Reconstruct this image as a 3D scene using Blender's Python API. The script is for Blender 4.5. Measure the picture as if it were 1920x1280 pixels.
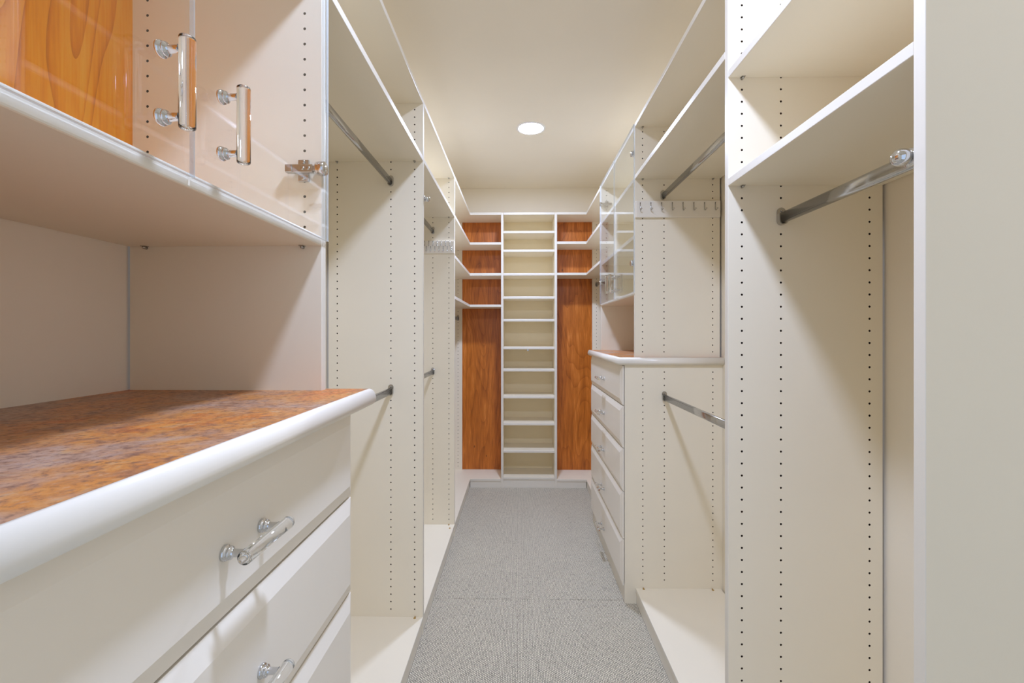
import bpy, bmesh, math, random
from mathutils import Vector, Matrix

random.seed(7)
for o in list(bpy.data.objects):
    bpy.data.objects.remove(o, do_unlink=True)
scene = bpy.context.scene
C = scene.collection

# ------------------------------------------------------------------ camera
CAM_H, F_PX, CY, YAW = 1.293, 850.12, 623.95, 0.0172
cam_d = bpy.data.cameras.new('camera')
cam = bpy.data.objects.new('camera', cam_d)
C.objects.link(cam)
cam.location = (0, 0, CAM_H)
cam.rotation_euler = (math.pi / 2, 0, YAW)
cam_d.sensor_width = 36.0
cam_d.lens = 36.0 * F_PX / 1920.0
cam_d.shift_y = (CY - 640.0) / 1920.0
cam_d.clip_start = 0.01
scene.camera = cam

# ------------------------------------------------------------------ world / exposure
world = bpy.data.worlds.new('world')
scene.world = world
world.use_nodes = True
bg = world.node_tree.nodes['Background']
bg.inputs[0].default_value = (0.72, 0.90, 1.20, 1)
bg.inputs[1].default_value = 0.70
vs = scene.view_settings
vs.view_transform = 'Standard'
vs.look = 'None'
vs.gamma = 1.0
vs.use_curve_mapping = False
vs.exposure = 0.44
LAMP_COLOR = (0.776, 0.926, 1.30)
LAMP_STRENGTH = 288.0
scene.cycles.max_bounces = 16
scene.cycles.diffuse_bounces = 12
scene.cycles.glossy_bounces = 6
scene.cycles.transparent_max_bounces = 24

# ------------------------------------------------------------------ materials
def new_mat(name):
    m = bpy.data.materials.new(name)
    m.use_nodes = True
    nt = m.node_tree
    return m, nt, nt.nodes['Principled BSDF']

def N(nt, kind, **kw):
    n = nt.nodes.new(kind)
    for k, v in kw.items():
        setattr(n, k, v)
    return n

def coords(nt, scale=(1, 1, 1), rot=(0, 0, 0)):
    tc = N(nt, 'ShaderNodeTexCoord')
    mp = N(nt, 'ShaderNodeMapping')
    mp.inputs['Scale'].default_value = scale
    mp.inputs['Rotation'].default_value = rot
    nt.links.new(tc.outputs['Object'], mp.inputs['Vector'])
    return mp.outputs['Vector']

def ramp(nt, fac, stops):
    r = N(nt, 'ShaderNodeValToRGB')
    el = r.color_ramp.elements
    while len(el) < len(stops):
        el.new(0.5)
    for e, (p, c) in zip(el, stops):
        e.position = p
        e.color = (*c, 1)
    nt.links.new(fac, r.inputs['Fac'])
    return r.outputs['Color']

def noise(nt, vec, scale, detail=3, rough=0.5, dist=0.0):
    n = N(nt, 'ShaderNodeTexNoise')
    n.inputs['Scale'].default_value = scale
    n.inputs['Detail'].default_value = detail
    n.inputs['Roughness'].default_value = rough
    n.inputs['Distortion'].default_value = dist
    nt.links.new(vec, n.inputs['Vector'])
    return n.outputs['Fac']

def math_n(nt, op, a, b=None, c=None):
    n = N(nt, 'ShaderNodeMath', operation=op)
    for i, v in enumerate((a, b, c)):
        if v is None:
            continue
        if isinstance(v, (int, float)):
            n.inputs[i].default_value = v
        else:
            nt.links.new(v, n.inputs[i])
    return n.outputs[0]

def mix_c(nt, fac, a, b, mode='MIX'):
    n = N(nt, 'ShaderNodeMix', data_type='RGBA', blend_type=mode)
    if isinstance(fac, (int, float)):
        n.inputs['Factor'].default_value = fac
    else:
        nt.links.new(fac, n.inputs['Factor'])
    for key, v in ((6, a), (7, b)):
        if isinstance(v, tuple):
            n.inputs[key].default_value = (*v, 1)
        else:
            nt.links.new(v, n.inputs[key])
    return n.outputs[2]

def bump(nt, height, strength, dist):
    b = N(nt, 'ShaderNodeBump')
    b.inputs['Strength'].default_value = strength
    b.inputs['Distance'].default_value = dist
    nt.links.new(height, b.inputs['Height'])
    return b.outputs['Normal']

def plain(name, col, rough=0.5, metal=0.0, spec=0.5, var=0.03, grain=None):
    m, nt, p = new_mat(name)
    v = coords(nt)
    f = noise(nt, v, 3.0, 2)
    lo = tuple(c * (1 - var) for c in col)
    hi = tuple(min(1, c * (1 + var)) for c in col)
    nt.links.new(ramp(nt, f, [(0.3, lo), (0.7, hi)]), p.inputs['Base Color'])
    p.inputs['Roughness'].default_value = rough
    p.inputs['Metallic'].default_value = metal
    p.inputs['Specular IOR Level'].default_value = spec
    if grain:
        g = noise(nt, v, grain[0], 2)
        nt.links.new(bump(nt, g, grain[1], 0.001), p.inputs['Normal'])
    return m

M = {}
M['melamine'] = plain('white_melamine', (0.865, 0.80, 0.665), 0.42, spec=0.4, var=0.012, grain=(900, 0.05))
M['cream'] = plain('cream_melamine', (0.865, 0.760, 0.53), 0.45, spec=0.4, var=0.012, grain=(900, 0.05))
M['edge'] = plain('white_edge_banding', (0.77, 0.728, 0.645), 0.30, spec=0.45, var=0.01)
M['thermofoil'] = plain('white_thermofoil', (0.855, 0.81, 0.73), 0.30, spec=0.5, var=0.01)
M['paint'] = plain('cream_wall_paint', (0.85, 0.785, 0.66), 0.75, spec=0.25, var=0.012, grain=(160, 0.08))
M['ceiling'] = plain('cream_ceiling_paint', (0.865, 0.805, 0.69), 0.55, spec=0.3, var=0.012, grain=(120, 0.05))
M['shaded_core'] = plain('shaded_particle_board_core', (0.055, 0.032, 0.018), 0.9, var=0.2)  # board brown darkened past its own tone, painting in the pin holes' shade
M['chrome'] = plain('polished_chrome', (0.66, 0.67, 0.69), 0.07, metal=1.0, var=0.01)
M['rod'] = plain('chromed_steel_tube', (0.50, 0.50, 0.495), 0.16, metal=1.0, var=0.02)
M['steel'] = plain('nickel_plated_steel', (0.50, 0.49, 0.47), 0.22, metal=1.0, var=0.03)
M['brass'] = plain('brass_fastener', (0.55, 0.38, 0.14), 0.35, metal=0.9, var=0.05)
M['trim'] = plain('white_light_trim', (0.85, 0.85, 0.84), 0.4, var=0.01)

# acrylic sheet: straight-through transmission with Fresnel reflection
def acrylic_sheet():
    m, nt, p = new_mat('clear_acrylic_sheet')
    nt.nodes.remove(p)
    out = nt.nodes['Material Output']
    geo = N(nt, 'ShaderNodeNewGeometry')
    ior = math_n(nt, 'MULTIPLY_ADD', geo.outputs['Backfacing'], 1 / 1.49 - 1.49, 1.49)
    fr = N(nt, 'ShaderNodeFresnel')
    nt.links.new(ior, fr.inputs['IOR'])
    tr = N(nt, 'ShaderNodeBsdfTransparent')
    tint = ramp(nt, noise(nt, coords(nt), 2.0, 1), [(0.0, (0.965, 0.975, 0.98)), (1.0, (0.975, 0.982, 0.985))])
    nt.links.new(tint, tr.inputs['Color'])
    gl = N(nt, 'ShaderNodeBsdfGlossy')
    gl.inputs['Roughness'].default_value = 0.01
    mx = N(nt, 'ShaderNodeMixShader')
    nt.links.new(fr.outputs[0], mx.inputs[0])
    nt.links.new(tr.outputs[0], mx.inputs[1])
    nt.links.new(gl.outputs[0], mx.inputs[2])
    nt.links.new(mx.outputs[0], out.inputs['Surface'])
    return m
M['acrylic'] = acrylic_sheet()

def acrylic_rod():
    m, nt, p = new_mat('clear_acrylic_rod')
    p.inputs['Base Color'].default_value = (0.97, 0.98, 0.985, 1)
    p.inputs['Transmission Weight'].default_value = 1.0
    p.inputs['IOR'].default_value = 1.47
    r = ramp(nt, noise(nt, coords(nt), 30, 1), [(0, (0.01,) * 3), (1, (0.03,) * 3)])
    nt.links.new(r, p.inputs['Roughness'])
    return m
M['acrylic_rod'] = acrylic_rod()

def acrylic_edge():
    # sawn and polished edges of the acrylic door, faintly blue
    m, nt, p = new_mat('polished_acrylic_edge')
    r = ramp(nt, noise(nt, coords(nt), 6, 1), [(0.2, (0.66, 0.72, 0.77)), (0.8, (0.76, 0.80, 0.83))])
    nt.links.new(r, p.inputs['Base Color'])
    p.inputs['Roughness'].default_value = 0.12
    p.inputs['Transmission Weight'].default_value = 0.35
    return m
M['acrylic_edge'] = acrylic_edge()

def wood(name, axis, stops, seed, k_ring, k_streak):
    """cherry veneer, grain along Z; axis = world axis running across the sheet"""
    m, nt, p = new_mat(name)
    tc = N(nt, 'ShaderNodeTexCoord')
    sp = N(nt, 'ShaderNodeSeparateXYZ')
    nt.links.new(tc.outputs['Object'], sp.inputs[0])
    across = sp.outputs[axis]
    cb = N(nt, 'ShaderNodeCombineXYZ')
    nt.links.new(across, cb.inputs[0])
    nt.links.new(math_n(nt, 'MULTIPLY', sp.outputs[2], 0.16), cb.inputs[1])
    cb.inputs[2].default_value = seed
    big = noise(nt, cb.outputs[0], 5.5, 1.5, 0.4, 0.25)
    rings = math_n(nt, 'FRACT', math_n(nt, 'MULTIPLY', big, 15.0))
    rings = math_n(nt, 'POWER', rings, 5.0)
    cf = N(nt, 'ShaderNodeCombineXYZ')
    nt.links.new(across, cf.inputs[0])
    nt.links.new(math_n(nt, 'MULTIPLY', sp.outputs[2], 0.03), cf.inputs[1])
    cf.inputs[2].default_value = seed + 3
    fib = noise(nt, cf.outputs[0], 190, 4, 0.65)
    cs = N(nt, 'ShaderNodeCombineXYZ')
    nt.links.new(across, cs.inputs[0])
    nt.links.new(math_n(nt, 'MULTIPLY', sp.outputs[2], 0.10), cs.inputs[1])
    cs.inputs[2].default_value = seed + 7
    streak = noise(nt, cs.outputs[0], 42, 3, 0.6, 0.3)
    broad = noise(nt, cf.outputs[0], 9, 2, 0.5)
    v = math_n(nt, 'ADD', math_n(nt, 'MULTIPLY', rings, k_ring),
               math_n(nt, 'ADD', math_n(nt, 'MULTIPLY', fib, 0.30),
                      math_n(nt, 'ADD', math_n(nt, 'MULTIPLY', streak, k_streak), math_n(nt, 'MULTIPLY', broad, 0.25))))
    col = ramp(nt, v, stops)
    # small dark pitch flecks
    ck = N(nt, 'ShaderNodeCombineXYZ')
    nt.links.new(across, ck.inputs[0])
    nt.links.new(math_n(nt, 'MULTIPLY', sp.outputs[2], 0.45), ck.inputs[1])
    vo = N(nt, 'ShaderNodeTexVoronoi')
    vo.inputs['Scale'].default_value = 9
    nt.links.new(ck.outputs[0], vo.inputs['Vector'])
    fleck = math_n(nt, 'LESS_THAN', vo.outputs['Distance'], 0.045)
    dark = tuple(c * 0.35 for c in stops[-1][1])
    col = mix_c(nt, math_n(nt, 'MULTIPLY', fleck, 0.7), col, dark)
    nt.links.new(col, p.inputs['Base Color'])
    p.inputs['Roughness'].default_value = 0.34
    nt.links.new(bump(nt, fib, 0.06, 0.001), p.inputs['Normal'])
    return m
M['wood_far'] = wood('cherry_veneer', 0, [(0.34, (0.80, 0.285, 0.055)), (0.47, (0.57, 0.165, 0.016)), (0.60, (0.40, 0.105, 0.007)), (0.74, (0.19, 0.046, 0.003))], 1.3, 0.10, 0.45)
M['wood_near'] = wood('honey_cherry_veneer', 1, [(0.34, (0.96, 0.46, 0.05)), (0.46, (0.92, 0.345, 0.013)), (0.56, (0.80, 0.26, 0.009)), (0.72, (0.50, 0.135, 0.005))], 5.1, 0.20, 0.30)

def rust():
    m, nt, p = new_mat('rust_stone_laminate')
    v = coords(nt, (1, 1, 1))
    vs_ = coords(nt, (2.2, 1.0, 1))
    f1 = noise(nt, v, 34, 6, 0.66, 0.6)
    c1 = ramp(nt, f1, [(0.30, (0.17, 0.075, 0.045)), (0.40, (0.36, 0.16, 0.075)), (0.50, (0.52, 0.205, 0.05)), (0.58, (0.55, 0.245, 0.07)), (0.70, (0.46, 0.29, 0.17))])
    f2 = noise(nt, v, 4.6, 5, 0.62, 0.6)
    c2 = ramp(nt, noise(nt, v, 40, 5, 0.62, 0.4), [(0.34, (0.19, 0.115, 0.10)), (0.48, (0.38, 0.24, 0.175)), (0.58, (0.42, 0.30, 0.25)), (0.70, (0.48, 0.28, 0.12))])
    col = mix_c(nt, ramp(nt, f2, [(0.47, (0, 0, 0)), (0.60, (0.9, 0.9, 0.9))]), c1, c2)
    c3 = ramp(nt, noise(nt, v, 36, 5, 0.62, 0.4), [(0.35, (0.34, 0.085, 0.025)), (0.50, (0.64, 0.165, 0.02)), (0.66, (0.66, 0.27, 0.04))])
    col = mix_c(nt, ramp(nt, f2, [(0.36, (0.9, 0.9, 0.9)), (0.44, (0, 0, 0))]), col, c3)
    f3 = noise(nt, v, 110, 4, 0.7)
    col = mix_c(nt, ramp(nt, f3, [(0.52, (0, 0, 0)), (0.66, (0.75, 0.75, 0.75))]), col, (0.15, 0.075, 0.055))
    col = mix_c(nt, ramp(nt, f3, [(0.32, (0.55, 0.55, 0.55)), (0.44, (0, 0, 0))]), col, (0.55, 0.33, 0.20))
    nt.links.new(col, p.inputs['Base Color'])
    nt.links.new(ramp(nt, f3, [(0.3, (0.30,) * 3), (0.7, (0.45,) * 3)]), p.inputs['Roughness'])
    nt.links.new(bump(nt, f3, 0.08, 0.001), p.inputs['Normal'])
    return m
M['rust'] = rust()

def carpet():
    m, nt, p = new_mat('grey_loop_carpet')
    tc = N(nt, 'ShaderNodeTexCoord')
    sp = N(nt, 'ShaderNodeSeparateXYZ')
    wob = N(nt, 'ShaderNodeTexNoise')
    wob.inputs['Scale'].default_value = 75
    nt.links.new(tc.outputs['Object'], wob.inputs['Vector'])
    add = N(nt, 'ShaderNodeVectorMath', operation='MULTIPLY_ADD')
    nt.links.new(wob.outputs['Color'], add.inputs[0])
    add.inputs[1].default_value = (0.0055, 0.010, 0)
    nt.links.new(tc.outputs['Object'], add.inputs[2])
    nt.links.new(add.outputs[0], sp.inputs[0])
    P = 0.0062
    gx = math_n(nt, 'MULTIPLY', sp.outputs[0], 1 / P)
    row = math_n(nt, 'FLOOR', gx)
    gy = math_n(nt, 'MULTIPLY_ADD', math_n(nt, 'MODULO', row, 2.0), 0.5, math_n(nt, 'MULTIPLY', sp.outputs[1], 1 / (P * 1.55)))
    sx = math_n(nt, 'SINE', math_n(nt, 'MULTIPLY', math_n(nt, 'FRACT', gx), math.pi))
    sy = math_n(nt, 'SINE', math_n(nt, 'MULTIPLY', math_n(nt, 'FRACT', gy), math.pi))
    loop = math_n(nt, 'POWER', math_n(nt, 'ABSOLUTE', math_n(nt, 'MULTIPLY', sx, sy)), 0.75)
    yarn = noise(nt, tc.outputs['Object'], 240, 3, 0.7)
    blot = noise(nt, tc.outputs['Object'], 5, 3, 0.6)
    h = math_n(nt, 'ADD', loop, math_n(nt, 'MULTIPLY', yarn, 0.55))
    col = ramp(nt, h, [(0.34, (0.05, 0.044, 0.035)), (0.66, (0.52, 0.475, 0.385)), (1.0, (0.84, 0.775, 0.635))])
    cell = N(nt, 'ShaderNodeCombineXYZ')
    nt.links.new(row, cell.inputs[0])
    nt.links.new(math_n(nt, 'FLOOR', gy), cell.inputs[1])
    wn = N(nt, 'ShaderNodeTexWhiteNoise', noise_dimensions='2D')
    nt.links.new(cell.outputs[0], wn.inputs['Vector'])
    tone = math_n(nt, 'ADD', wn.outputs['Value'], math_n(nt, 'MULTIPLY', noise(nt, tc.outputs['Object'], 55, 3, 0.6), 0.9))
    col = mix_c(nt, 1.0, col, ramp(nt, tone, [(0.20, (0.62, 0.62, 0.62)), (0.75, (1.0, 1.0, 1.0)), (1.0, (1.0, 1.0, 1.0))]), 'MULTIPLY')
    col = mix_c(nt, ramp(nt, blot, [(0.35, (0.10,) * 3), (0.7, (0.0,) * 3)]), col, (0.33, 0.29, 0.235))
    nt.links.new(col, p.inputs['Base Color'])
    p.inputs['Roughness'].default_value = 0.95
    p.inputs['Specular IOR Level'].default_value = 0.1
    p.inputs['Sheen Weight'].default_value = 0.2
    nt.links.new(bump(nt, h, 0.5, 0.003), p.inputs['Normal'])
    return m
M['carpet'] = carpet()

def lamp_lens():
    m, nt, p = new_mat('led_lens')
    f = noise(nt, coords(nt), 4, 1)
    nt.links.new(ramp(nt, f, [(0, LAMP_COLOR), (1, LAMP_COLOR)]), p.inputs['Emission Color'])
    p.inputs['Emission Strength'].default_value = LAMP_STRENGTH
    return m
M['lens'] = lamp_lens()

# ------------------------------------------------------------------ mesh helpers
class MB:
    """collects shapes in world coordinates; build() links them as ONE mesh object"""
    def __init__(s):
        s.bm = bmesh.new()

    def _merge(s, b, mi=0, smooth=False):
        for f in b.faces:
            f.material_index = mi
            f.smooth = smooth
        me = bpy.data.meshes.new('t')
        b.to_mesh(me)
        b.free()
        s.bm.from_mesh(me)
        bpy.data.meshes.remove(me)

    def box(s, x0, x1, y0, y1, z0, z1, bev=0.0, mi=0, seg=2):
        b = bmesh.new()
        bmesh.ops.create_cube(b, size=1.0, matrix=Matrix.Translation(((x0 + x1) / 2, (y0 + y1) / 2, (z0 + z1) / 2)) @ Matrix.Diagonal((abs(x1 - x0), abs(y1 - y0), abs(z1 - z0), 1)))
        if bev:
            bmesh.ops.bevel(b, geom=b.edges[:], offset=bev, segments=seg, profile=0.5, affect='EDGES')
        s._merge(b, mi)
        return s

    def prism(s, pts, z0, z1, bev=0.0, mi=0):
        """polygon in XY (counter-clockwise) extruded in Z"""
        b = bmesh.new()
        lo = [b.verts.new((x, y, z0)) for x, y in pts]
        hi = [b.verts.new((x, y, z1)) for x, y in pts]
        b.faces.new(lo[::-1])
        b.faces.new(hi)
        n = len(pts)
        for i in range(n):
            b.faces.new((lo[i], lo[(i + 1) % n], hi[(i + 1) % n], hi[i]))
        bmesh.ops.recalc_face_normals(b, faces=b.faces[:])
        if bev:
            bmesh.ops.bevel(b, geom=b.edges[:], offset=bev, segments=2, profile=0.5, affect='EDGES')
        s._merge(b, mi)
        return s

    def extrude(s, pts, org, u, v, w, length, smooth=True, mi=0):
        """closed 2-D outline (u, v axes) extruded along w from org"""
        u, v, w, org = Vector(u), Vector(v), Vector(w), Vector(org)
        b = bmesh.new()
        a = [b.verts.new(org + u * p + v * q) for p, q in pts]
        c = [b.verts.new(org + u * p + v * q + w * length) for p, q in pts]
        b.faces.new(a[::-1])
        b.faces.new(c)
        n = len(pts)
        side = []
        for i in range(n):
            side.append(b.faces.new((a[i], a[(i + 1) % n], c[(i + 1) % n], c[i])))
        bmesh.ops.recalc_face_normals(b, faces=b.faces[:])
        for f in b.faces:
            f.material_index = mi
        for f in side:
            f.smooth = smooth
        me = bpy.data.meshes.new('t')
        b.to_mesh(me)
        b.free()
        s.bm.from_mesh(me)
        bpy.data.meshes.remove(me)
        return s

    def lathe(s, prof, org, axis, n=20, mi=0, smooth=True):
        """profile of (radius, distance along axis)"""
        ax = Vector(axis).normalized()
        t = Vector((0, 0, 1)) if abs(ax.z) < 0.9 else Vector((1, 0, 0))
        u = ax.cross(t).normalized()
        v = ax.cross(u)
        org = Vector(org)
        b = bmesh.new()
        rings = []
        for r, d in prof:
            if r < 1e-6:
                rings.append([b.verts.new(org + ax * d)])
            else:
                rings.append([b.verts.new(org + ax * d + (u * math.cos(2 * math.pi * k / n) + v * math.sin(2 * math.pi * k / n)) * r) for k in range(n)])
        for A, B in zip(rings, rings[1:]):
            for k in range(n):
                a0, a1 = A[k % len(A)], A[(k + 1) % len(A)]
                b0, b1 = B[k % len(B)], B[(k + 1) % len(B)]
                vs_ = []
                for q in (a0, a1, b1, b0):
                    if q not in vs_:
                        vs_.append(q)
                if len(vs_) > 2:
                    b.faces.new(vs_)
        bmesh.ops.recalc_face_normals(b, faces=b.faces[:])
        s._merge(b, mi, smooth)
        return s

    def ball(s, c, r, mi=0, n=16):
        prof = [(r * math.sin(math.pi * k / 10), -r * math.cos(math.pi * k / 10)) for k in range(11)]
        prof[0] = (0, -r)
        prof[-1] = (0, r)
        return s.lathe(prof, c, (0, 0, 1), n, mi)

    def wire(s, path, r, n=8, mi=0):
        """round wire along a polyline"""
        b = bmesh.new()
        P = [Vector(p) for p in path]
        rings = []
        for i, p in enumerate(P):
            t = (P[min(i + 1, len(P) - 1)] - P[max(i - 1, 0)]).normalized()
            q = Vector((1, 0, 0)) if abs(t.x) < 0.8 else Vector((0, 0, 1))
            u = t.cross(q).normalized()
            v = t.cross(u)
            rings.append([b.verts.new(p + (u * math.cos(2 * math.pi * k / n) + v * math.sin(2 * math.pi * k / n)) * r) for k in range(n)])
        for A, B in zip(rings, rings[1:]):
            for k in range(n):
                b.faces.new((A[k], A[(k + 1) % n], B[(k + 1) % n], B[k]))
        b.faces.new(rings[0][::-1])
        b.faces.new(rings[-1])
        bmesh.ops.recalc_face_normals(b, faces=b.faces[:])
        s._merge(b, mi, True)
        return s

    def mesh(s, name, mats):
        me = bpy.data.meshes.new(name)
        s.bm.to_mesh(me)
        s.bm.free()
        for m in (mats if isinstance(mats, (list, tuple)) else [mats]):
            me.materials.append(M[m])
        return me

    def build(s, name, mats, parent=None):
        org = world_loc(parent)
        bmesh.ops.translate(s.bm, verts=s.bm.verts[:], vec=-org)
        o = bpy.data.objects.new(name, s.mesh(name, mats))
        C.objects.link(o)
        o.parent = parent
        return o

def world_loc(o):
    v = Vector((0, 0, 0))
    while o:
        v += o.location
        o = o.parent
    return v

def place(name, me, loc, parent):
    """link shared mesh data at a world position under a parent"""
    o = bpy.data.objects.new(name, me)
    C.objects.link(o)
    o.parent = parent
    o.location = Vector(loc) - world_loc(parent)
    return o

def tag(o, label, cat, group=None):
    o['label'] = label
    o['category'] = cat
    if group:
        o['group'] = group
    return o

def thing(name, loc, label, cat, group=None):
    o = bpy.data.objects.new(name, None)
    o.empty_display_size = 0.1
    C.objects.link(o)
    o.location = loc
    return tag(o, label, cat, group)

def struct(o):
    o['kind'] = 'structure'
    return o

HOLE_R = 0.0030
def holed_panel(name, parent, xf, xb, y0, y1, z0, z1, cols, phase, hz0=None, hz1=None):
    """upright panel whose near face (y0) is drilled with columns of shelf-pin holes.
    xf = front edge, xb = rear edge"""
    sgn = 1 if xb > xf else -1
    ch = 0.0012
    b = bmesh.new()
    hz0 = z0 + 0.02 if hz0 is None else hz0
    hz1 = z1 - 0.02 if hz1 is None else hz1
    zs = [phase + 0.032 * k for k in range(-4, 90)]
    zs = [z for z in zs if hz0 <= z <= hz1]
    def quad(p, mi=0):
        f = b.faces.new([b.verts.new(q) for q in p])
        f.material_index = mi
    def face(xa, xc, za, zc):
        quad(((xa, y0, za), (xc, y0, za), (xc, y0, zc), (xa, y0, zc)))
    A = 0.006
    x = xf + sgn * ch
    top, bot = zs[-1] + 0.016, zs[0] - 0.016
    for c in sorted(cols):
        xc = xf + sgn * c
        face(x, xc - sgn * A, z0, z1)
        face(xc - sgn * A, xc + sgn * A, z0, bot)
        face(xc - sgn * A, xc + sgn * A, top, z1)
        x = xc + sgn * A
        for z in zs:
            oct_, rec, deep = [], [], []
            for k in range(8):
                a = math.pi / 4 * k
                ca, sa = math.cos(a), math.sin(a)
                oct_.append(b.verts.new((xc + HOLE_R * ca, y0, z + HOLE_R * sa)))
                deep.append(b.verts.new((xc + HOLE_R * ca, y0 + 0.012, z + HOLE_R * sa)))
                rec.append(b.verts.new((xc + A * round(ca * 1.2), y0, z + 0.016 * round(sa * 1.2))))
            for k in range(8):
                j = (k + 1) % 8
                b.faces.new((rec[k], rec[j], oct_[j], oct_[k]))
                f = b.faces.new((oct_[k], oct_[j], deep[j], deep[k]))
                f.material_index = 1
            f = b.faces.new(deep)
            f.material_index = 1
    face(x, xb, z0, z1)
    # remaining skin: chamfered front edge, far face, rear edge, ends
    pr = [(xf + sgn * ch, y0), (xf, y0 + ch), (xf, y1 - ch), (xf + sgn * ch, y1), (xb, y1), (xb, y0)]
    for i in range(5):
        (xa, ya), (xc, yc) = pr[i], pr[i + 1]
        quad(((xa, ya, z0), (xc, yc, z0), (xc, yc, z1), (xa, ya, z1)), 2 if i < 3 else (1 if i == 4 else 0))
    quad([(px, py, z0) for px, py in pr])
    quad([(px, py, z1) for px, py in pr])
    bmesh.ops.remove_doubles(b, verts=b.verts[:], dist=1e-6)
    bmesh.ops.recalc_face_normals(b, faces=b.faces[:])
    mb = MB()
    me = bpy.data.meshes.new('t')
    b.to_mesh(me)
    b.free()
    mb.bm.from_mesh(me)
    bpy.data.meshes.remove(me)
    return mb.build(name, ['melamine', 'shaded_core', 'edge'], parent)

def slab(name, parent, x0, x1, y0, y1, z0, z1, edge=None, bev=0.0012):
    """board; edge = 'x0' 'x1' 'y0' side that carries bright edge banding"""
    mb = MB().box(x0, x1, y0, y1, z0, z1, bev)
    if edge:
        for f in mb.bm.faces:
            c = f.calc_center_median()
            d = {'x0': c.x - x0, 'x1': x1 - c.x, 'y0': c.y - y0}[edge]
            if d < 0.0011:
                f.material_index = 1
    return mb.build(name, ['melamine', 'edge'], parent)

# shared small hardware meshes ---------------------------------------------
def pin_mesh(dy):
    mb = MB()
    mb.lathe([(0, 0), (0.0032, 0), (0.0032, 0.008), (0.0025, 0.0095), (0, 0.0095)], (0, 0, -0.0035), (0, dy, 0), 10)
    mb.box(-0.005, 0.005, min(0, dy * 0.011), max(0, dy * 0.011), -0.0015, 0.0, 0.0)
    return mb.mesh('shelf_pin', 'steel')
PIN = {-1: pin_mesh(-1), 1: pin_mesh(1)}

def pins(shelf, xs, y_near_face, y_far_face, z):
    """pins under a shelf: y_far_face = near face of the far panel (pin points to the camera)"""
    for x in xs:
        if y_far_face is not None:
            place('shelf_pin', PIN[-1], (x, y_far_face, z), shelf)
        if y_near_face is not None:
            place('shelf_pin', PIN[1], (x, y_near_face, z), shelf)

def cam_mesh():
    mb = MB()
    mb.lathe([(0.0, 0.0), (0.0055, 0.0), (0.0055, 0.0012), (0.003, 0.0018), (0.0, 0.0018)], (0, 0, 0), (0, 0, 1), 12)
    mb.box(-0.002, 0.002, 0.002, 0.009, 0, 0.004, 0.0006)
    return mb.mesh('cam_fastener', 'brass')
CAM = cam_mesh()

# pull: bar along `al`, posts along `out`
def pull_meshes(al, out, tag_):
    al, out = Vector(al), Vector(out)
    bar = MB()
    r, L = 0.0085, 0.1055
    bar.lathe([(0, -L / 2), (r * 0.72, -L / 2), (r * 0.95, -L / 2 + 0.0012), (r, -L / 2 + 0.003), (r, L / 2 - 0.003), (r * 0.95, L / 2 - 0.0012), (r * 0.72, L / 2), (0, L / 2)], out * 0.0315, al, 28)
    post = MB()
    post.lathe([(0, 0), (0.0095, 0), (0.0098, 0.002), (0.0090, 0.004), (0.0068, 0.0048), (0.0068, 0.0058), (0.0082, 0.0068), (0.0078, 0.0085), (0.0052, 0.0098), (0.0047, 0.0125), (0.0045, 0.023), (0.0055, 0.0238)], (0, 0, 0), out, 20)
    return bar.mesh('pull_bar', 'acrylic_rod'), post.mesh('pull_post', 'chrome')

def add_pull(parent, meshes, c, al):
    bar, post = meshes
    c, al = Vector(c), Vector(al)
    place('pull_bar', bar, c, parent)['label'] = 'clear acrylic pull bar'
    for k in (-1, 1):
        place('pull_post', post, c + al * 0.0386 * k, parent)['label'] = 'polished chrome pull post'

PULL_L_H = pull_meshes((0, 1, 0), (1, 0, 0), 'lh')
PULL_L_V = pull_meshes((0, 0, 1), (1, 0, 0), 'lv')
PULL_R_H = pull_meshes((0, 1, 0), (-1, 0, 0), 'rh')
PULL_R_V = pull_meshes((0, 0, 1), (-1, 0, 0), 'rv')

# ------------------------------------------------------------------ the room
ZC = 2.5865
WL, WR, WF, WN = -0.832, 0.966, 4.058, -1.15
fl = struct(MB().box(WL - 0.1, WR + 0.1, WN - 0.1, WF + 0.1, -0.12, -0.008).build('floor', 'paint'))
SEAM = 2.204
def carpet_piece(y0, y1, jit0, jit1):
    mb = MB()
    n = 60
    xa, xb = -0.62, 0.80
    b = mb.bm
    f0 = [b.verts.new((xa + (xb - xa) * i / n, y0 + jit0 * random.uniform(-1, 1), 0)) for i in range(n + 1)]
    f1 = [b.verts.new((xa + (xb - xa) * i / n, y1 + jit1 * random.uniform(-1, 1), 0)) for i in range(n + 1)]
    g0 = [b.verts.new((v.co.x, v.co.y, -0.0075)) for v in f0]
    g1 = [b.verts.new((v.co.x, v.co.y, -0.0075)) for v in f1]
    for i in range(n):
        b.faces.new((f0[i], f0[i + 1], f1[i + 1], f1[i]))
        b.faces.new((g0[i], g0[i + 1], f0[i + 1], f0[i]))
        b.faces.new((f1[i], f1[i + 1], g1[i + 1], g1[i]))
    b.faces.new((g0[0], f0[0], f1[0], g1[0]))
    b.faces.new((f0[n], g0[n], g1[n], f1[n]))
    return mb.build('carpet', 'carpet', fl)
carpet_piece(WN, SEAM - 0.0011, 0, 0.0012)['label'] = 'grey looped carpet in front of the seam'
carpet_piece(SEAM + 0.0011, 3.86, 0.0012, 0)['label'] = 'grey looped carpet beyond the seam'

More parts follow.
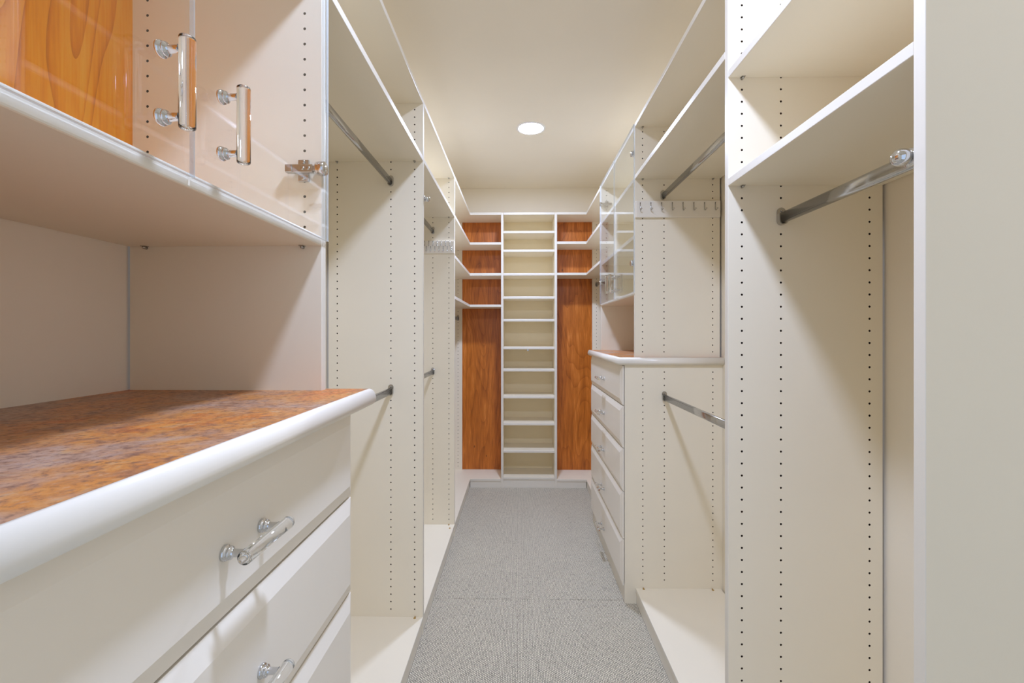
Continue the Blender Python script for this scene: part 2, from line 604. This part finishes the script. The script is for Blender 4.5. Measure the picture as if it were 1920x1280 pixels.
struct(MB().box(WL - 0.1, WR + 0.1, WN - 0.1, WF + 0.1, ZC, ZC + 0.1).build('ceiling', 'ceiling'))
struct(MB().box(WL - 0.1, WL, WN - 0.1, WF + 0.1, -0.008, ZC).build('wall_left', 'paint'))
struct(MB().box(WR, WR + 0.1, WN - 0.1, WF + 0.1, -0.008, ZC).build('wall_right', 'paint'))
struct(MB().box(WL, WR, WF, WF + 0.1, -0.008, ZC).build('wall_far', 'paint'))
# entrance wall behind the camera with a wide cased opening into the daylit room
DX0, DX1, DZ = -0.62, 0.80, 2.10
struct(MB().box(WL, DX0, WN - 0.1, WN, -0.008, ZC).box(DX1, WR, WN - 0.1, WN, -0.008, ZC).box(DX0, DX1, WN - 0.1, WN, DZ, ZC).build('wall_near', 'paint'))

# ------------------------------------------------------------------ common levels
XL, XR = -0.4150, 0.5530          # front edges of the closet runs
BL, BR = -0.8235, 0.9580          # rear edges of the upright panels
T = 0.019
TOP0, TOP1 = 2.278, 2.297         # top shelf
S20, S21 = 2.0295, 2.0495         # second shelf
BASE0, BASE1 = 0.056, 0.0748      # bottom shelf
CT0, CT1 = 1.139, 1.177           # countertops
HU0, HU1 = 1.4755, 1.4945         # bottom of the glazed cabinets
COLS = (0.0365, 0.139, 0.371)
PH_L, PH_R = 0.107, 0.1145
Y1, Y2, Y3 = 0.944, 1.9394, 2.880
R0a, R0b = 0.628, 0.647
R1a, R1b = 1.2141, 1.2331
R2a = 2.1885
YF = 3.781
YE = 4.034                          # face of the end panels on the far wall
LX0 = WL + 0.0005
RX1 = WR - 0.0005

def drawer_front(parent, side, xface, thick, y0, y1, z0, z1, pull, py, pz):
    """raised drawer front with a wide bevel; side=+1 faces +X"""
    bw, bd = 0.027, 0.0085
    xb = xface - side * thick
    xm = xface - side * bd
    mb = MB()
    b = mb.bm
    def ring(x, i):
        return [b.verts.new((x, yy, zz)) for yy, zz in ((y0 + i, z0 + i), (y1 - i, z0 + i), (y1 - i, z1 - i), (y0 + i, z1 - i))]
    rs = [ring(xb, 0), ring(xm - side * 0.001, 0), ring(xm, 0.001), ring(xface - side * 0.0006, bw - 0.001), ring(xface, bw + 0.0008)]
    for A, B in zip(rs, rs[1:]):
        for k in range(4):
            b.faces.new((A[k], A[(k + 1) % 4], B[(k + 1) % 4], B[k]))
    b.faces.new(rs[0][::-1])
    b.faces.new(rs[-1])
    bmesh.ops.recalc_face_normals(b, faces=b.faces[:])
    d = mb.build('drawer', 'thermofoil', parent)
    add_pull(d, pull, (xface, py, pz), (0, 1, 0))
    return d

ZD = [1.137, 0.946, 0.743, 0.5365, 0.3083, 0.0845]
PZ = [1.031, 0.833, 0.622, 0.400, 0.170]

def countertop(name, label, group, side, xw, xc, ya, yb, wrap, dz=0.0):
    """bullnosed counter. xw wall side, xc centre line of the front nose, wrap = 'y0' or 'y1' end that the nose turns round"""
    t = thing(name, ((xw + xc) / 2, (ya + yb) / 2, CT0 + dz), label, 'countertop', group)
    LAP = 0.013
    xo = xc + side * LAP
    y_a, y_b = (ya, yb + LAP) if wrap == 'y1' else (ya - LAP, yb)
    MB().box(min(xw, xo), max(xw, xo), y_a, y_b, CT1 + dz - 0.027, CT1 + dz).build('worktop', 'rust', t)
    prof = [(LAP, 0.0380)] + [(LAP + 0.0125 * math.sin(math.radians(a)), 0.0155 + 0.0225 * math.cos(math.radians(a))) for a in (12, 24, 36, 48, 60, 72, 84, 96)]
    prof += [(0.0246, 0.0098), (0.0225, 0.0062), (0.0190, 0.0032), (0.0145, 0.0010), (0.0085, 0.0), (-0.05, 0.0), (-0.05, 0.0109), (LAP, 0.0109)]
    prof = [(o, CT0 + dz + z) for o, z in prof]
    mb = MB()
    b = mb.bm
    rows = []
    s = side
    for o, z in prof:
        if wrap == 'y1':
            rows.append([(xc + s * o, ya, z), (xc + s * o, yb + o, z), (xw, yb + o, z)])
        else:
            rows.append([(xc + s * o, yb, z), (xc + s * o, ya - o, z), (xw, ya - o, z)])
    V = [[b.verts.new(p) for p in r] for r in rows]
    n = len(V)
    for i in range(n):
        j = (i + 1) % n
        for k in range(2):
            f = b.faces.new((V[i][k], V[i][k + 1], V[j][k + 1], V[j][k]))
            f.smooth = i < 13
    b.faces.new([r[0] for r in V])
    b.faces.new([r[2] for r in V][::-1])
    bmesh.ops.recalc_face_normals(b, faces=b.faces[:])
    e = mb.build('edge_moulding', 'thermofoil', t)
    e['label'] = 'white rounded edge moulding'
    return t

def hinge_meshes(side):
    """side=+1: hinge on the left-hand run (door faces +X). Arm runs back along -side*X, lies on a panel face looking to -Y.
    local origin: on the panel face, at the back of the door"""
    mb = MB()
    s = -side
    def bx(xa, xb, ya, yb, za, zb, bev=0.0008):
        mb.box(min(s * xa, s * xb), max(s * xa, s * xb), ya, yb, za, zb, bev)
    bx(0.014, 0.070, -0.016, -0.0065, -0.0085, 0.0085, 0.0012)     # arm body
    bx(0.056, 0.0705, -0.0175, -0.006, -0.0078, 0.0078, 0.001)     # release clip
    bx(0.026, 0.048, -0.0065, 0.0, -0.024, 0.021, 0.001)           # mounting plate
    bx(0.002, 0.016, -0.015, -0.007, -0.005, 0.005, 0.0008)        # link
    for z in (-0.0175, 0.0165):
        mb.lathe([(0, 0), (0.0042, 0), (0.0042, 0.0015), (0.002, 0.002), (0, 0.002)], (s * 0.037, -0.0065, z), (0, -1, 0), 12)
    for x in (0.022, 0.034):
        mb.lathe([(0, 0), (0.0036, 0), (0.0036, 0.0012), (0, 0.0012)], (s * x, -0.016, 0.0), (0, -1, 0), 12)
    arm = mb.mesh('hinge_arm', 'steel')
    cup = MB()
    cup.lathe([(0, -0.006), (0.012, -0.006), (0.0135, -0.004), (0.0135, 0.0), (0.0145, 0.0), (0.0145, 0.0105), (0.013, 0.0125), (0, 0.0125)], (0, -0.012, 0), (side, 0, 0), 28)
    return arm, cup.mesh('hinge_cup', 'chrome')

def glass_door(parent, side, xback, y0, y1, z0, z1, hinge_y, hinge_dir, pull, pull_y, hm):
    """clear door panel; side=+1 faces +X"""
    th = 0.006
    xa, xb = sorted((xback, xback + side * th))
    mb = MB().box(xa, xb, y0, y1, z0, z1, 0.0005, seg=1)
    for f in mb.bm.faces:
        if abs(f.normal.x) < 0.5:
            f.material_index = 1
    d = mb.build('glass_door', ['acrylic', 'acrylic_edge'], parent)
    d['label'] = 'clear acrylic door'
    add_pull(d, pull, (xback + side * th, pull_y, 1.5762), (0, 0, 1))
    for z in (1.633, 2.165):
        a = place('hinge_arm', hm[0], (xback, hinge_y, z), d)
        c = place('hinge_cup', hm[1], (xback, hinge_y, z), d)
        if hinge_dir < 0:                       # hinge on a panel face that looks to +Y
            a.scale = (1, -1, 1)
            c.scale = (1, -1, 1)
    return d
HINGE_L, HINGE_R = hinge_meshes(1), hinge_meshes(-1)

# ------------------------------------------------------------------ left foreground: dresser, counter, glazed cabinet
LY0, LY1 = 0.190, 0.963
t = thing('drawer_cabinet', (-0.6, 0.577, 0), 'white drawer cabinet in the left foreground under the rust-coloured counter', 'cabinet', 'drawer cabinets')
XD = -0.3520
slab('side_panel', t, LX0, XD - 0.0165, LY0, LY0 + T, 0, (CT0 - 0.0045), 'x1')
slab('side_panel', t, LX0, XD - 0.0165, LY1 - T, LY1, 0, (CT0 - 0.0045), 'x1')
slab('toe_kick', t, XD - 0.036, XD - 0.018, LY0 + T, LY1 - T, 0, 0.082, 'x1')
slab('back_panel', t, LX0, LX0 + 0.006, LY0 + T, LY1 - T, 0.06, (CT0 - 0.0045))
for i in range(5):
    drawer_front(t, 1, XD, 0.016, LY0 + 0.0015, LY1 - 0.0015, ZD[i + 1] + 0.0018, ZD[i] - (0.0063 if i == 0 else 0.0018), PULL_L_H, 0.573, PZ[i])

countertop('countertop', 'rust-mottled counter with a white rounded edge in the left foreground', 'bullnosed countertops', 1, LX0, -0.3400, LY0 - 0.004, 0.962, 'y1', -0.0045)

t = thing('glazed_cabinet', (-0.62, 0.577, (CT1 - 0.0045)), 'clear-doored wall cabinet with honey wood back in the left foreground', 'cabinet', 'glass-doored cabinets')
holed_panel('side_panel', t, XL, BL, Y1, Y1 + T, (CT1 - 0.0045), TOP1, (0.0365, 0.371), PH_L, 1.51, 2.27)
slab('side_panel', t, BL, XL, LY0, LY0 + T, (CT1 - 0.0045), TOP1, 'x1')
s = slab('bottom_shelf', t, -0.8277, XL, LY0 + T, Y1, HU0, HU1, 'x1', 0.0025)
pins(s, (-0.788, -0.4545), None, Y1, HU0)
s = slab('shelf', t, -0.8175, XL - 0.004, LY0 + T, Y1, S20, S21, 'x1')
slab('top_shelf', t, -0.8175, XL, LY0 + T, Y1, TOP0, TOP1, 'x1')
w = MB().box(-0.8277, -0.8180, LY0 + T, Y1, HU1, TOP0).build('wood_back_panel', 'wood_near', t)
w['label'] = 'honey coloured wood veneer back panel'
MB().box(LX0, -0.8277, LY0 + T, Y1, CT1 - 0.0045, HU1).build('back_panel', 'thermofoil', t)
XDO = -0.4143
glass_door(t, 1, XDO, LY0 + 0.002, 0.5610, 1.4880, TOP1 - 0.002, LY0 + T, -1, PULL_L_V, 0.5075, HINGE_L)
glass_door(t, 1, XDO, 0.5640, LY1 - 0.0005, 1.4880, TOP1 - 0.002, Y1, 1, PULL_L_V, 0.6125, HINGE_L)

# ------------------------------------------------------------------ rods
def stadium(w, h, n=8):
    """upright stadium outline, w wide, h tall, centred"""
    r = w / 2
    k = h / 2 - r
    return [(r * math.cos(a), k + r * math.sin(a)) for a in [math.pi * i / n for i in range(n + 1)]] + \
           [(r * math.cos(a), -k + r * math.sin(a)) for a in [math.pi + math.pi * i / n for i in range(n + 1)]]

def bracket_mesh(dy):
    mb = MB()
    mb.extrude(stadium(0.023, 0.047), (0, 0, 0), (1, 0, 0), (0, 0, 1), (0, dy, 0), 0.003)
    # U-shaped cup round the bottom of the tube
    ro, ri, k = 0.0115, 0.0088, 0.012
    out = [(ro, 0.0065)] + [(ro * math.cos(a), -k + ro * math.sin(a)) for a in [-math.pi * i / 10 for i in range(11)]] + [(-ro, 0.0065)]
    inn = [(-ri, 0.0065)] + [(ri * math.cos(a), -k + ri * math.sin(a)) for a in [-math.pi + math.pi * i / 10 for i in range(11)]] + [(ri, 0.0065)]
    mb.extrude(out + inn, (0, dy * 0.003, 0), (1, 0, 0), (0, 0, 1), (0, dy, 0), 0.011, smooth=False)
    mb.lathe([(0, 0), (0.0035, 0), (0.003, 0.0015), (0, 0.002)], (0, dy * 0.003, 0.0145), (0, dy, 0), 12)
    return mb.mesh('rod_bracket', 'steel')
BRK = {1: bracket_mesh(1), -1: bracket_mesh(-1)}

def closet_rod(x, y0, y1, zc, label):
    """zc = centre of the bracket; tube is an upright oval"""
    t = thing('closet_rod', (x, (y0 + y1) / 2, zc - 0.0235), label, 'rod', 'oval chrome closet rods')
    MB().extrude(stadium(0.015, 0.030, 10), (x, y0 + 0.0035, zc - 0.0050), (1, 0, 0), (0, 0, 1), (0, 1, 0), y1 - y0 - 0.007).build('tube', 'rod', t)
    place('rod_bracket', BRK[1], (x, y0, zc), t)
    place('rod_bracket', BRK[-1], (x, y1, zc), t)
    return t

# ------------------------------------------------------------------ left hanging bays
def toe_x(parent, x, y0, y1, side):
    """kick board under a bottom shelf, face a little behind the shelf edge; side=+1 faces +X"""
    a, b = sorted((x - side * 0.004, x - side * 0.020))
    return slab('toe_kick', parent, a, b, y0, y1, 0, BASE0 - 0.0005, 'x1' if side > 0 else 'x0')

def cams(shelf, pts):
    for x, y in pts:
        place('cam_fastener', CAM, (x, y, BASE1), shelf)

t = thing('hanging_bay', (-0.62, 1.45, 0), 'left hanging bay right behind the drawer cabinet with two rods', 'closet bay', 'hanging bays of the closet')
ya, yb = LY1, Y2
holed_panel('side_panel', t, XL, BL, Y2, Y2 + T, 0, TOP1, COLS, PH_L, 0.09, 2.27)
slab('shelf', t, BL, XL, ya, yb, TOP0, TOP1, 'x1')
s = slab('shelf', t, BL, XL, ya, yb, S20, S21, 'x1')
pins(s, (XL - 0.0365, XL - 0.371), None, yb, S20)
s = slab('base_shelf', t, BL, XL, ya, yb, BASE0, BASE1, 'x1')
cams(s, [(XL - 0.034, yb - 0.010)])
toe_x(t, XL, ya, yb, 1)
closet_rod(XL - 0.139, LY1, Y2, 1.9455, 'upper chrome rod of the left hanging bay behind the foreground drawer cabinet')
closet_rod(XL - 0.139, LY1, Y2, 1.0485, 'lower chrome rod of the left hanging bay, its end behind the rust counter')

t = thing('hanging_bay', (-0.62, 2.42, 0), 'second left hanging bay with the double-row hook rail, next to the corner shelves', 'closet bay', 'hanging bays of the closet')
ya, yb = Y2 + T, Y3
holed_panel('side_panel', t, XL, BL, Y3, Y3 + T, 0, TOP1, COLS, PH_L, 0.09, 2.27)
s = slab('shelf', t, BL, XL, ya, yb, TOP0, TOP1, 'x1')
pins(s, (XL - 0.0365,), None, yb, TOP0)
s = slab('shelf', t, BL, XL, ya, yb, S20, S21, 'x1')
pins(s, (XL - 0.0365,), None, yb, S20)
s = slab('base_shelf', t, BL, XL, ya, yb, BASE0, BASE1, 'x1')
cams(s, [(XL - 0.036, yb - 0.010), (XL - 0.022, yb - 0.06)])
toe_x(t, XL, ya, yb, 1)
closet_rod(XL - 0.139, Y2 + T, Y3, 1.946, 'upper chrome rod above the double-row hook rail on the left')
closet_rod(XL - 0.139, Y2 + T, Y3, 1.049, 'lower chrome rod of the second left hanging bay, below the hook rail')

# ------------------------------------------------------------------ far end: corner shelves and shoe tower
TW0, TW0i, TW1i, TW1 = -0.1564, -0.1370, 0.2895, 0.3101
YW = 4.046

def corner_unit(label, side, xf, xb, ystart, xt, xend, levels, phase):
    """L-shaped shelves from the side run round to the tower. side=-1 left"""
    t = thing('corner_shelving', ((xf + xb) / 2, 3.6, 0), label, 'shelving', 'corner shelving units')
    holed_panel('end_panel', t, xend, xb, YE, YE + T, 0, TOP1, (0.0375, 0.27), phase, 0.08, 2.26)
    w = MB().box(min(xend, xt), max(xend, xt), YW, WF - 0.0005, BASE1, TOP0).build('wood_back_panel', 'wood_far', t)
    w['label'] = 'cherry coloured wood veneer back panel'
    def L(name, z0, z1):
        pts = [(xb, ystart), (xf, ystart), (xf, YF), (xt, YF), (xt, YW), (xend, YW), (xend, YE), (xb, YE)]
        if side > 0:
            pts = pts[::-1]
        mb = MB().prism(pts, z0, z1, 0.0014)
        for f in mb.bm.faces:
            c = f.calc_center_median()
            n = f.normal
            if abs(n.z) < 0.9 and (abs(c.x - xf) < 0.0015 or abs(c.y - YF) < 0.0015):
                f.material_index = 1
        return mb.build(name, ['melamine', 'edge'], t)
    for z0 in levels:
        L('corner_shelf', z0, z0 + 0.0205)
    L('corner_shelf', TOP0, TOP1 + 0.0015)
    L('base_shelf', BASE0, BASE1)
    toe_x(t, xf, ystart, YF + 0.02, -side)
    a, b = sorted((xf - side * 0.004 * 0, xt))
    slab('toe_kick', t, min(xf - side * -0.0, xt), max(xf, xt), YF + 0.004, YF + 0.02, 0, BASE0 - 0.0005, 'y0')
    return t

corner_unit('L-shaped corner shelves at the far left with four shelves before cherry wood', -1, XL, BL, Y3 + T, TW0, -0.5133, (S20, 1.7715, 1.5090), PH_L)
R3b = 3.115
corner_unit('L-shaped corner shelves at the far right with three shelves before cherry wood', 1, XR, BR, R3b, TW1, 0.6421, (S20 + 0.004, 1.7735), PH_L)
closet_rod(-0.5518, Y3 + T, YE, 1.4250, 'chrome rod under the lowest far left corner shelf')
closet_rod(0.6810, R3b, YE, 1.7250, 'chrome rod under the lowest far right corner shelf')

t = thing('shelf_tower', (0.077, 3.91, 0), 'narrow white shelf tower in the middle of the far wall', 'shelving')
slab('side_panel', t, TW0, TW0i, YF, WF - 0.0005, 0, TOP1, 'y0')
slab('side_panel', t, TW1i, TW1, YF, WF - 0.0005, 0, TOP1, 'y0')
MB().box(TW0i, TW1i, YW, WF - 0.0005, 0.05, TOP1).build('back_panel', 'cream', t)
lev = [2.124, 1.9685, 1.7712, 1.5770, 1.3885, 1.1560, 0.9708, 0.7460, 0.5218, 0.2928]
for z in [TOP0] + lev:
    s = slab('shelf', t, TW0i, TW1i, YF + 0.0015, YW, z, z + 0.0205, 'y0', 0.003)
    if abs(z - 1.156) < 1e-6:
        MB().box(0.060, 0.074, YF + 0.006, YF + 0.016, z - 0.014, z, 0.001).lathe([(0, 0), (0.003, 0), (0.003, 0.004), (0, 0.004)], (0.063, YF + 0.006, z - 0.010), (0, -1, 0), 10).build('clip', 'steel', s)['label'] = 'small metal clip under the shelf edge'
slab('base_shelf', t, TW0i, TW1i, YF + 0.0015, YW, 0.0703, 0.0893, 'y0', 0.002)
slab('toe_kick', t, TW0i, TW1i, YF + 0.006, YF + 0.02, 0, 0.070, 'y0')

# ------------------------------------------------------------------ right run
t = thing('hanging_bay', (0.76, 0.93, 0), 'right foreground bay with two shelves above one rod, plain end panel nearest the viewer', 'closet bay', 'hanging bays of the closet')
slab('end_panel', t, XR, BR, R0a, R0b, 0, TOP1, 'x0')
slab('shelf', t, XR, BR, R0b, R1a, TOP0, TOP1, 'x0')
for z0 in (1.970, 1.683):
    s = slab('shelf', t, XR, BR, R0b, R1a, z0, z0 + 0.0200, 'x0')
    pins(s, (XR + 0.0365,), None, R1a, z0)
s = slab('base_shelf', t, XR, BR, R0b, R1a, BASE0, BASE1, 'x0')
toe_x(t, XR, R0b, R1a, -1)
closet_rod(XR + 0.139, R0b, R1a, 1.6010, 'chrome rod in the right foreground bay beneath its lower shelf')

t = thing('hanging_bay', (0.76, 1.7, 0), 'right hanging bay with two rods between the foreground bay and the far drawer cabinet', 'closet bay', 'hanging bays of the closet')
holed_panel('side_panel', t, XR, BR, R1a, R1b, 0, TOP1, COLS, PH_R, 0.09, 2.27)
DBa = 2.176
s = slab('shelf', t, XR, BR, R1b, R2a, TOP0 + 0.003, TOP1 + 0.003, 'x0')
pins(s, (XR + 0.0365,), None, R2a, TOP0 + 0.003)
s = slab('shelf', t, XR, BR, R1b, R2a, S20 + 0.002, S21 + 0.002, 'x0')
pins(s, (XR + 0.0365, XR + 0.371), None, R2a, S20 + 0.002)
s = slab('base_shelf', t, XR, BR, R1b, DBa, BASE0, BASE1, 'x0')
cams(s, [(XR + 0.036, DBa - 0.010), (XR + 0.362, DBa - 0.012)])
toe_x(t, XR, R1b, DBa, -1)
closet_rod(XR + 0.1335, R1b, R2a, 1.9540, 'upper chrome rod over the single-row hook rail on the right')
closet_rod(XR + 0.1365, R1b, DBa, 0.9910, 'lower chrome rod on the right, fixed to the side of the far drawer cabinet')

# right drawer cabinet
XDR = 0.4835
DBb = 3.112
t = thing('drawer_cabinet', (0.73, 2.64, 0), 'white five-drawer cabinet on the right further down the aisle', 'cabinet', 'drawer cabinets')
holed_panel('side_panel', t, XDR + 0.0175, RX1, DBa, DBa + T, 0, CT0, (0.0865, 0.1885, 0.4185), PH_R, 0.10, 1.12)
slab('side_panel', t, XDR + 0.0175, RX1, DBb - T, DBb, 0, CT0, 'x0')
slab('toe_kick', t, XDR + 0.020, XDR + 0.034, DBa + T, DBb - T, 0, 0.082, 'x0')
slab('back_panel', t, RX1 - 0.006, RX1, DBa + T, DBb - T, 0.06, CT0)
for i in range(5):
    drawer_front(t, -1, XDR, 0.0145, DBa + 0.0015, DBb - 0.0015, ZD[i + 1] + 0.0018, ZD[i] - 0.0018, PULL_R_H, 2.645, PZ[i])

countertop('countertop', 'narrow rust-brown counter with white rounded edge on the right drawer cabinet', 'bullnosed countertops', -1, RX1, 0.4900, 2.179, 3.112, 'y0')

H3a, H3b = 3.093, 3.112
t = thing('glazed_cabinet', (0.75, 2.65, CT1), 'clear-doored wall cabinet above the right drawer cabinet', 'cabinet', 'glass-doored cabinets')
holed_panel('side_panel', t, XR, BR, R2a, R2a + T, CT1, TOP1, COLS, PH_R, 1.19, 2.27)
holed_panel('side_panel', t, XR, BR, H3a, H3b, CT1, TOP1, (0.0365, 0.371), PH_R, 1.51, 2.27)
slab('bottom_shelf', t, XR, BR, R2a + T, H3a, HU0, HU1, 'x0', 0.0025)
for z0 in (S20 + 0.003, 1.752):
    s = slab('shelf', t, XR + 0.004, BR, R2a + T, H3a, z0, z0 + 0.0195, 'x0')
    pins(s, (XR + 0.0365,), None, H3a, z0)
slab('top_shelf', t, XR, BR, R2a + T, H3a, TOP0, TOP1, 'x0')
slab('back_panel', t, BR + 0.0003, BR + 0.006, R2a + T, H3a, CT1, TOP1, None, 0)
XDO = XR - 0.0007
glass_door(t, -1, XDO, R2a + 0.001, 2.6485, 1.4880, TOP1 - 0.001, R2a + T, -1, PULL_R_V, 2.598, HINGE_R)
glass_door(t, -1, XDO, 2.6515, H3b - 0.001, 1.4880, TOP1 - 0.001, H3a, 1, PULL_R_V, 2.703, HINGE_R)

# ------------------------------------------------------------------ hook rails
def hook_mesh(h, out):
    """wire hook fixed at the top, dropping down and kicking out to a small ball, towards -Y"""
    mb = MB()
    w = 0.0019
    mb.wire([(0, -0.0015, 0), (0, -0.0025, -h * 0.5), (0, -0.003, -h * 0.86), (0, -0.006, -h * 1.02), (0, -out * 0.55, -h * 1.03), (0, -out, -h * 0.92)], w, 8)
    mb.ball((0, -out, -h * 0.90), 0.0034, 0, 10)
    mb.wire([(0, 0.0, 0.001), (0, -0.004, 0.001), (0, -0.0015, 0)], w, 6)
    return mb.mesh('hook', 'steel')
HOOK = hook_mesh(0.036, 0.026)
HOOK_S = hook_mesh(0.030, 0.020)

t = thing('hook_rail', (0.752, R2a - 0.012, 1.844), 'white hook rail with one row of eight hooks on the right cabinet side', 'hook rail', 'hook rails')
MB().box(XR + 0.001, BR - 0.004, R2a - 0.0165, R2a, 1.8440, 1.9235, 0.0022).build('board', 'thermofoil', t)
for k in range(8):
    place('hook', HOOK, (0.5735 + 0.0508 * k, R2a - 0.0165, 1.9120), t)
t = thing('hook_rail', (-0.6, Y3 - 0.012, 1.797), 'white hook rail with two staggered rows of hooks on the left', 'hook rail', 'hook rails')
MB().box(BL + 0.004, XL - 0.001, Y3 - 0.0165, Y3, 1.7975, 1.8755, 0.0022).build('board', 'thermofoil', t)
for k in range(14):
    place('hook', HOOK_S, (-0.4430 - 0.0266 * k, Y3 - 0.0165, 1.8740), t)
for k in range(14):
    place('hook', HOOK_S, (-0.4315 - 0.0266 * k, Y3 - 0.0165, 1.8400), t)

# ------------------------------------------------------------------ valet rods (telescoping pins with a knob)
def valet(label, side, x, y, z, yface):
    """knob at (x, y, z) pointing to the aisle; sleeve runs back; side=-1: knob points to -X"""
    t = thing('valet_rod', (x, y, z), label, 'valet rod', 'chrome valet rods')
    s = side
    MB().lathe([(0, 0.0145), (0.0050, 0.0137), (0.0096, 0.0105), (0.0122, 0.0055), (0.0128, 0.0), (0.0115, -0.0045), (0.0082, -0.0078), (0.0064, -0.009)], (x, y, z), (s, 0, 0), 24).build('knob', 'chrome', t)
    MB().lathe([(0.0062, -0.008), (0.0125, -0.0085), (0.0135, -0.010), (0.0135, -0.013), (0.0120, -0.0145), (0.0085, -0.0148)], (x, y, z), (s, 0, 0), 24).build('collar', 'chrome', t)
    MB().lathe([(0, -0.014), (0.0082, -0.014), (0.0082, -0.300), (0, -0.300)], (x, y, z), (s, 0, 0), 20).build('sleeve', 'chrome', t)
    mb = MB()
    for d in (0.05, 0.25):
        ym = (y + yface) / 2
        hy = abs(y - yface) / 2
        mb.box(x - s * (d - 0.008), x - s * (d + 0.008), ym - hy, ym + hy, z - 0.0095, z + 0.0095, 0.001)
    mb.build('mounting_clip', 'steel', t)
    return t
valet('chrome valet rod knob in front of the right foreground rod', -1, 0.5500, 0.6615, 1.5450, R0b)
valet('small chrome valet rod knob under the upper shelf of the second left bay', 1, -0.4055, 1.9735, 1.8780, Y2 + T)

# ------------------------------------------------------------------ ceiling lights
def ceiling_light(x, y, label):
    t = thing('ceiling_light', (x, y, ZC), label, 'ceiling light', 'recessed ceiling lights')
    MB().lathe([(0.076, -0.0022), (0.078, -0.004), (0.086, -0.0035), (0.092, -0.001), (0.092, 0.0)], (x, y, ZC), (0, 0, 1), 40).build('trim_ring', 'trim', t)
    MB().lathe([(0.0, -0.0035), (0.055, -0.0032), (0.0765, -0.0024)], (x, y, ZC), (0, 0, 1), 40).build('lens', 'lens', t)
    return t
ceiling_light(0.070, 2.868, 'round glowing recessed light in the ceiling at the far end of the aisle')
ceiling_light(0.080, 0.620, 'recessed ceiling light overhead, just above the top of the picture')
